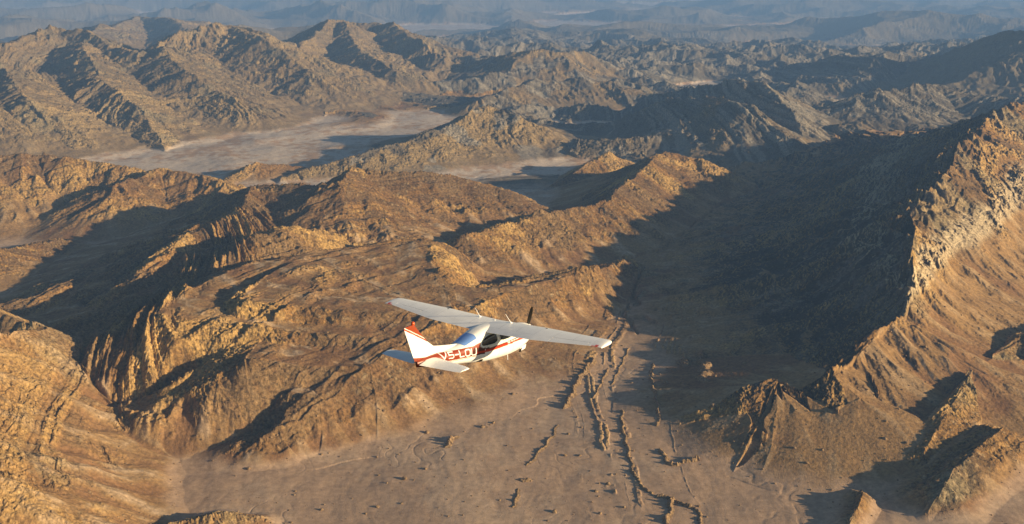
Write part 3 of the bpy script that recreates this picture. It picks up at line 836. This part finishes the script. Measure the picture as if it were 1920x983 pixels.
# tail
FIN = [(-2.95, -.235), (-3.62, -.115), (-4.3, .025), (-4.76, .13), (-5.17, .44), (-5.43, .71), (-5.93, 1.28), (-5.98, 1.315)]
FIN_LE = np.array(FIN)
def fin_edge(z):
    le = np.interp(z, FIN_LE[:, 1], FIN_LE[:, 0]); te = np.interp(z, [-.49, -.36, -.04, 1.22, 1.315], [-5.70, -5.85, -6.0, -6.52, -6.50])
    return le, te
def fin_paint(co):
    Yv, Zv = co[:, 1], co[:, 2]
    c = np.tile(C_WHITE * 1.02, (len(co), 1))
    line = np.interp(Yv, [-6.5, -5.2], [1.225, .465])
    c[Zv > line + .065] = C_BROWN * np.array((1.15, 1.25, 1.1))
    c[np.abs(Zv - line) < .036] = C_RED
    c[Zv < -.05 - .20 * (Yv + 6.0)] = C_BROWN
    return c
def fin_panel(name, lo, hi, t0, t1, parent):
    rings = []
    ts = np.linspace(0, 1, 14); ts = t0 + (t1 - t0) * (ts ** 1.6 if t0 == 0 else ts)
    for z in np.linspace(lo, hi, 90):
        le, te = fin_edge(z); c = le - te
        th = .20 * min(1.0, 1.9 / c) * np.interp(z, [-.3, .1, 1.3], [.55, .5, .36])
        hw = [.5 * th * 2.0 * (1.4845 * math.sqrt(t) - .63 * t - 1.758 * t * t + 1.4215 * t**3 - .518 * t**4) + .004 for t in ts]
        a = [(w, le - c * t, z) for w, t in zip(hw, ts)]; b = [(-w, le - c * t, z) for w, t in zip(hw[::-1], ts[::-1])]
        rings.append(np.array(a + b))
    co, fs = loft(rings)
    return mesh_obj(name, co, fs, PAINT, parent, fin_paint(co))
fin = fin_panel('fin', -.225, 1.31, 0, .64, air)
fin_panel('rudder', -.225, 1.30, .646, 1.0, fin)
bead('beacon', (0, -6.0, 1.35), .075, REDLENS, fin, 1.1)
def tail_chord(x):
    ax = abs(x)
    return np.interp(ax, [0, 1.82, 1.98], [-4.72, -4.93, -5.02]), np.interp(ax, [0, .1, 1.82, 1.98], [-5.86, -5.86, -5.66, -5.60])
def tail_z(x): return -.345 + 0 * x
def tail_paint(co):
    c = np.tile(np.array((.80, .79, .74)), (len(co), 1)); return c
for s in (1, -1):
    tp = panel('tailplane', s * np.linspace(0.05, 1.98, 12), 0, .60, WHITE, air, th=(.10, .07), base=tail_z, ch=tail_chord)
    panel('elevator', s * np.concatenate([np.linspace(.16, 1.97, 10)]), .604, 1.0, WHITE, tp, th=(.10, .07), base=tail_z, ch=tail_chord, n=8)
    bead('static_wick', (1.80 * s, -4.99, -.325), .028, RUBBER, tp, .5)

# propeller, at rest
prop = bpy.data.objects.new('propeller', None); C.objects.link(prop); prop.parent = air; prop.location = (0, 2.12, -.80); prop.rotation_euler = (0, math.radians(14), 0)
rings = []
for k in np.linspace(0, 1, 10):
    r = .17 * math.sqrt(max(1 - k ** 2, 0)) + .004
    rings.append(np.array([(r * math.cos(a), -.06 + .34 * k, r * math.sin(a)) for a in np.linspace(0, 2 * math.pi, 20, endpoint=False)]))
co, fs = loft(rings); mesh_obj('spinner', co, fs, WHITE, prop)
for q in range(2):
    rings = []
    for k in np.linspace(0, 1, 12):
        r = .10 + .95 * k
        wd = np.interp(k, [0, .3, .8, 1], [.05, .085, .075, .035]); tw = math.radians(np.interp(k, [0, 1], [55, 18])); thk = np.interp(k, [0, 1], [.035, .009])
        ring = []
        for a in np.linspace(0, 2 * math.pi, 12, endpoint=False):
            u_, v_ = wd * math.cos(a), thk * math.sin(a)
            x_, y_ = u_ * math.cos(tw) - v_ * math.sin(tw), u_ * math.sin(tw) + v_ * math.cos(tw)
            ring.append((x_ * (1 if q == 0 else -1), y_, r * (1 if q == 0 else -1)))
        rings.append(np.array(ring))
    co, fs = loft(rings); mesh_obj('blade', co, fs, BLADE, prop)

# openings and small fittings underneath
def well(y0, y1, z0, sgn):
    poly = [(y0, z0 - .10), (y0 + .05, z0 + .02), (y0 + .18, z0 + .09), (y1 - .05, z0 + .05), (y1, z0 - .10)]
    side_patch('wheel_well', poly, RUBBER, sgn)
well(-2.38, -1.98, -1.13, 1); well(-2.38, -1.98, -1.13, -1)
for s in (1, -1):
    co = [(s * .34, 1.05, -1.40), (s * .36, 1.50, -1.36), (s * .33, 1.46, -1.56), (s * .31, 1.10, -1.60),
          (s * .32, 1.05, -1.40), (s * .34, 1.50, -1.36), (s * .31, 1.46, -1.56), (s * .29, 1.10, -1.60)]
    mesh_obj('cowl_flap', co, [(0, 1, 2, 3), (7, 6, 5, 4), (0, 4, 5, 1), (1, 5, 6, 2), (2, 6, 7, 3), (3, 7, 4, 0)], WHITE, fuselage, smooth_=False)
rod('step', (.42, -.1, -1.42), (.44, -.1, -1.66), .02, .016, WHITE, fuselage)
rod('exhaust_pipe', (.30, 1.18, -1.46), (.33, 1.02, -1.60), .045, .045, RUBBER, fuselage)

# ------------------------------------------------------------------ rock walls and boulders on the sand
def rock_material():
    m = bpy.data.materials.new('weathered_rock'); m.use_nodes = True
    nt = m.node_tree; N = nt.nodes; L = nt.links
    b = N['Principled BSDF']; b.inputs['Roughness'].default_value = .95; b.inputs['Specular IOR Level'].default_value = .1
    g = N.new('ShaderNodeNewGeometry')
    nz = N.new('ShaderNodeTexNoise'); nz.inputs['Scale'].default_value = .5; nz.inputs['Detail'].default_value = 6; nz.inputs['Roughness'].default_value = .7
    L.new(g.outputs['Position'], nz.inputs['Vector'])
    cr = N.new('ShaderNodeValToRGB')
    cr.color_ramp.elements[0].position = .32; cr.color_ramp.elements[0].color = (.11, .07, .04, 1)
    cr.color_ramp.elements[1].position = .70; cr.color_ramp.elements[1].color = (.40, .27, .14, 1)
    L.new(nz.outputs['Fac'], cr.inputs[0]); L.new(cr.outputs[0], b.inputs['Base Color'])
    bp = N.new('ShaderNodeBump'); bp.inputs['Strength'].default_value = .6; bp.inputs['Distance'].default_value = .3
    L.new(nz.outputs['Fac'], bp.inputs['Height']); L.new(bp.outputs[0], b.inputs['Normal'])
    return m
ROCK_MAT = rock_material()
rr_ = random.Random(5)
def rock_wall(pts, hgt, wid, label, group=None):
    """a jagged fin of upturned rock along a line on the sand"""
    hgt *= .85; wid *= 1.15
    pw = [W(px, py, 1.0)[:2] for px, py in pts]
    line = []
    for (ax, ay), (bx, by) in zip(pw[:-1], pw[1:]):
        L_ = math.hypot(bx - ax, by - ay); k = max(2, int(L_ / .8))
        for i in range(k): line.append((ax + (bx - ax) * i / k, ay + (by - ay) * i / k, (bx - ax) / L_, (by - ay) / L_))
    line.append((pw[-1][0], pw[-1][1], line[-1][2], line[-1][3]))
    n = len(line); ox, oy = pw[0]; oz = ground_at(ox, oy)
    rings = []
    hb = 1.0
    for i, (x, y, tx, ty) in enumerate(line):
        e = min(1, min(i, n - 1 - i) / 4 + .25)
        if i % 3 == 0: hb = rr_.uniform(.25, 1.3)
        lo = 0.5 + 0.7 * abs(math.sin(i * .11 + ox)) ; hh = hgt * hb * e * min(lo, 1.1) * rr_.uniform(.85, 1.1)
        ww = wid * e * rr_.uniform(.7, 1.3)
        wob = rr_.uniform(-.25, .25) * wid + .7 * wid * math.sin(i * .21 + oy)
        nx, ny = -ty, tx
        z0 = ground_at(x, y) - oz
        pr = [(-1.6, -.8), (-1.15, .12), (-.55, .75), (-.1, 1.0), (.3, .92), (.7, .35), (1.3, .1), (1.7, -.8)]
        rings.append(np.array([(x - ox + nx * (q * ww + wob + rr_.uniform(-.12, .12) * wid), y - oy + ny * (q * ww + wob + rr_.uniform(-.12, .12) * wid),
                                z0 + (hh * v * rr_.uniform(.85, 1.12) if v > 0 else v)) for q, v in pr]))
    co, fs = loft(rings)
    o = mesh_obj('rock_wall', co, fs, ROCK_MAT, None, smooth_=False)
    o.location = (ox, oy, oz)
    tag(o, label, 'rock wall', group)
    return o
rock_wall([(1116, 676), (1100, 694), (1083, 716), (1070, 742), (1058, 764)], 4.6, 1.7, 'long straight rock wall beyond the right wing tip, casting a wide dark shadow on the sand')
rock_wall([(1224, 684), (1221, 706), (1223, 728), (1230, 750), (1236, 780), (1233, 800)], 2.4, 1.3, 'thin upright line of rocks beside the left edge of the largest shadow pocket')
rock_wall([(1166, 768), (1167, 800), (1176, 838), (1184, 870), (1192, 896), (1222, 926)], 2.5, 1.3, 'longest crooked rock wall winding down the middle of the sand')
rock_wall([(1238, 842), (1250, 866), (1266, 872), (1310, 860)], 3.4, 1.5, 'hooked rock wall bending to the right on the sand below the shadow pocket')
rock_wall([(1228, 926), (1262, 936), (1254, 962), (1246, 1000)], 4.0, 1.6, 'rock wall with black shadow at the bottom edge of the photo, left one of the pair')
rock_wall([(1266, 938), (1300, 950), (1314, 966), (1318, 1000)], 2.8, 1.4, 'curved pale rock wall at the bottom edge of the photo, right one of the pair')
rock_wall([(1046, 794), (1034, 818), (1020, 836), (988, 872)], 1.6, 1.2, 'low broken line of dark rocks slanting across the open sand left of the walls')
rock_wall([(974, 912), (966, 934), (968, 950)], 1.7, 1.2, 'short low rock line near the bottom of the open sand')
rock_wall([(970, 898), (986, 896), (998, 899)], 1.9, 1.8, 'small reddish rock knob lying alone on the sand')
rock_wall([(860, 818), (848, 826), (832, 840)], 4.2, 1.8, 'leaning rock slab with a dark shadow at the foot of the brown gullied slope')
rock_wall([(1142, 690), (1130, 712), (1112, 748)], 1.7, 1.0, 'thin low rock line right of the long straight wall')
rock_wall([(1180, 652), (1162, 690), (1146, 722)], 1.5, .9, 'thin rock line higher up the sand, below the shaded valley')
rock_wall([(1278, 694), (1290, 684), (1326, 676)], 5.5, 4.2, 'sunlit brown crag poking out of the edge of the big shadow, upper arm')
rock_wall([(1318, 690), (1326, 706), (1318, 740)], 5.0, 3.8, 'sunlit brown crag poking out of the edge of the big shadow, lower arm')

def boulder_mesh(seed):
    r = random.Random(seed)
    bm = bmesh.new(); bmesh.ops.create_icosphere(bm, subdivisions=2, radius=1)
    ax = (r.uniform(.8, 1.3), r.uniform(.7, 1.1), r.uniform(.55, .85))
    cuts = [Vector((r.gauss(0, 1), r.gauss(0, 1), r.gauss(0, 1))).normalized() for _ in range(7)]
    for v in bm.verts:
        for c in cuts:
            d = v.co.dot(c)
            if d > .72: v.co -= c * (d - .72)
        v.co *= r.uniform(.93, 1.07)
        v.co = Vector((v.co.x * ax[0], v.co.y * ax[1], v.co.z * ax[2]))
    me = bpy.data.meshes.new('boulder'); bm.to_mesh(me); bm.free(); me.materials.append(ROCK_MAT)
    return me
BM = [boulder_mesh(k) for k in range(6)]
def add_boulder(px, py, size, label, group):
    x, y, z = W(px, py, 1.0)
    o = bpy.data.objects.new('boulder', rr_.choice(BM)); C.objects.link(o)
    o.location = (x, y, ground_at(x, y) + size * .22); o.scale = (size,) * 3
    o.rotation_euler = (rr_.uniform(-.3, .3), rr_.uniform(-.3, .3), rr_.uniform(0, 6.28))
    tag(o, label, 'boulder', group)
big = [(758, 897, 2.6), (708, 948, 1.6), (1082, 780, 1.8), (1065, 812, 1.6), (1090, 800, 1.3), (1060, 852, 1.7), (1118, 918, 1.7), (1140, 905, 2.0), (1125, 962, 1.6),
       (1040, 958, 1.9), (1170, 950, 1.5), (905, 800, 2.2), (925, 792, 1.8), (800, 812, 2.6), (1186, 985, 1.6), (1565, 812, 2.0), (1540, 862, 1.9), (1488, 858, 1.7), (1512, 880, 1.6)]
for px, py, sz in big:
    add_boulder(px, py, sz, 'dark boulder bigger than the stones about it, lying loose on the open sand', 'large loose boulders on the sand')
small = []
while len(small) < 80:
    px, py = rr_.uniform(620, 1330), rr_.uniform(700, 980)
    x, y, z = W(px, py, 0)
    if ground_at(x, y) < 3.0 and py > 720 + abs(px - 1150) * .25: small.append((px, py, rr_.choice((.3, .35, .4, .5, .6, .9))))
for px, py, sz in small:
    add_boulder(px, py, sz, 'small loose stone on the open sand', 'small stones scattered over the sand')

def rubble(count):
    """fallen stones at the feet of the slopes and over the hillsides"""
    rs = np.random.RandomState(3)
    base = [np.array([v.co[:] for v in m.vertices]) for m in BM]
    tri = [np.array([p.vertices[:] for p in m.polygons]) for m in BM]
    co, fs, off = [], [], 0
    i = 0
    while i < count:
        px, py = rs.uniform(0, 1920), 983 - 620 * rs.rand() ** 1.4
        x, y, _ = W(px, py, 20)
        r = int(np.clip(np.searchsorted(rows, y), 1, NR - 1)); c = int(np.clip(np.searchsorted(X[r], x), 1, NC - 1))
        a = ABOVE[r, c]
        if a < .8 and rs.rand() < .7: continue
        sz = .35 + .55 * rs.rand() ** 3 * (1 + y / 1200) + (.9 if rs.rand() < .04 else 0)
        k = rs.randint(6); th = rs.rand() * 6.28
        v = base[k] * sz; ct, st = math.cos(th), math.sin(th)
        v = np.stack([v[:, 0] * ct - v[:, 1] * st + x, v[:, 0] * st + v[:, 1] * ct + y, v[:, 2] + HT[r, c] + .15 * sz], 1)
        co.append(v); fs.append(tri[k] + off); off += len(v); i += 1
    co = np.concatenate(co).astype(np.float32); fs = np.concatenate(fs).astype(np.int32)
    me = bpy.data.meshes.new('rubble')
    me.vertices.add(len(co)); me.vertices.foreach_set('co', co.ravel())
    me.loops.add(fs.size); me.loops.foreach_set('vertex_index', fs.ravel())
    me.polygons.add(len(fs)); me.polygons.foreach_set('loop_start', np.arange(0, fs.size, 3, dtype=np.int32))
    me.update(); me.materials.append(ROCK_MAT)
    o = bpy.data.objects.new('rubble', me); C.objects.link(o)
    tag(o, 'fallen stones strewn over the slopes and their feet', kind='stuff')
rubble(2600)

# ------------------------------------------------------------------ haze
def haze_box():
    bm = bmesh.new()
    bmesh.ops.create_cube(bm, size=1)
    zt, zb = H + 60, float(HT.min()) - 1.0
    for v in bm.verts:
        v.co = (v.co.x * 40000, v.co.y * 26000 + 12000, (zt if v.co.z > 0 else zb))
    me = bpy.data.meshes.new('haze'); bm.to_mesh(me); bm.free()
    m = bpy.data.materials.new('haze_air'); m.use_nodes = True
    nt = m.node_tree
    for n in list(nt.nodes): nt.nodes.remove(n)
    o = nt.nodes.new('ShaderNodeOutputMaterial'); v = nt.nodes.new('ShaderNodeVolumePrincipled')
    v.inputs['Density'].default_value = HAZE_DENSITY
    v.inputs['Color'].default_value = (*HAZE_COLOR, 1)
    v.inputs['Anisotropy'].default_value = 0.0
    nt.links.new(v.outputs[0], o.inputs['Volume'])
    me.materials.append(m)
    ob = bpy.data.objects.new('haze', me); C.objects.link(ob)
    tag(ob, label='thin blue haze over the whole valley and far hills', kind='stuff')
haze_box()
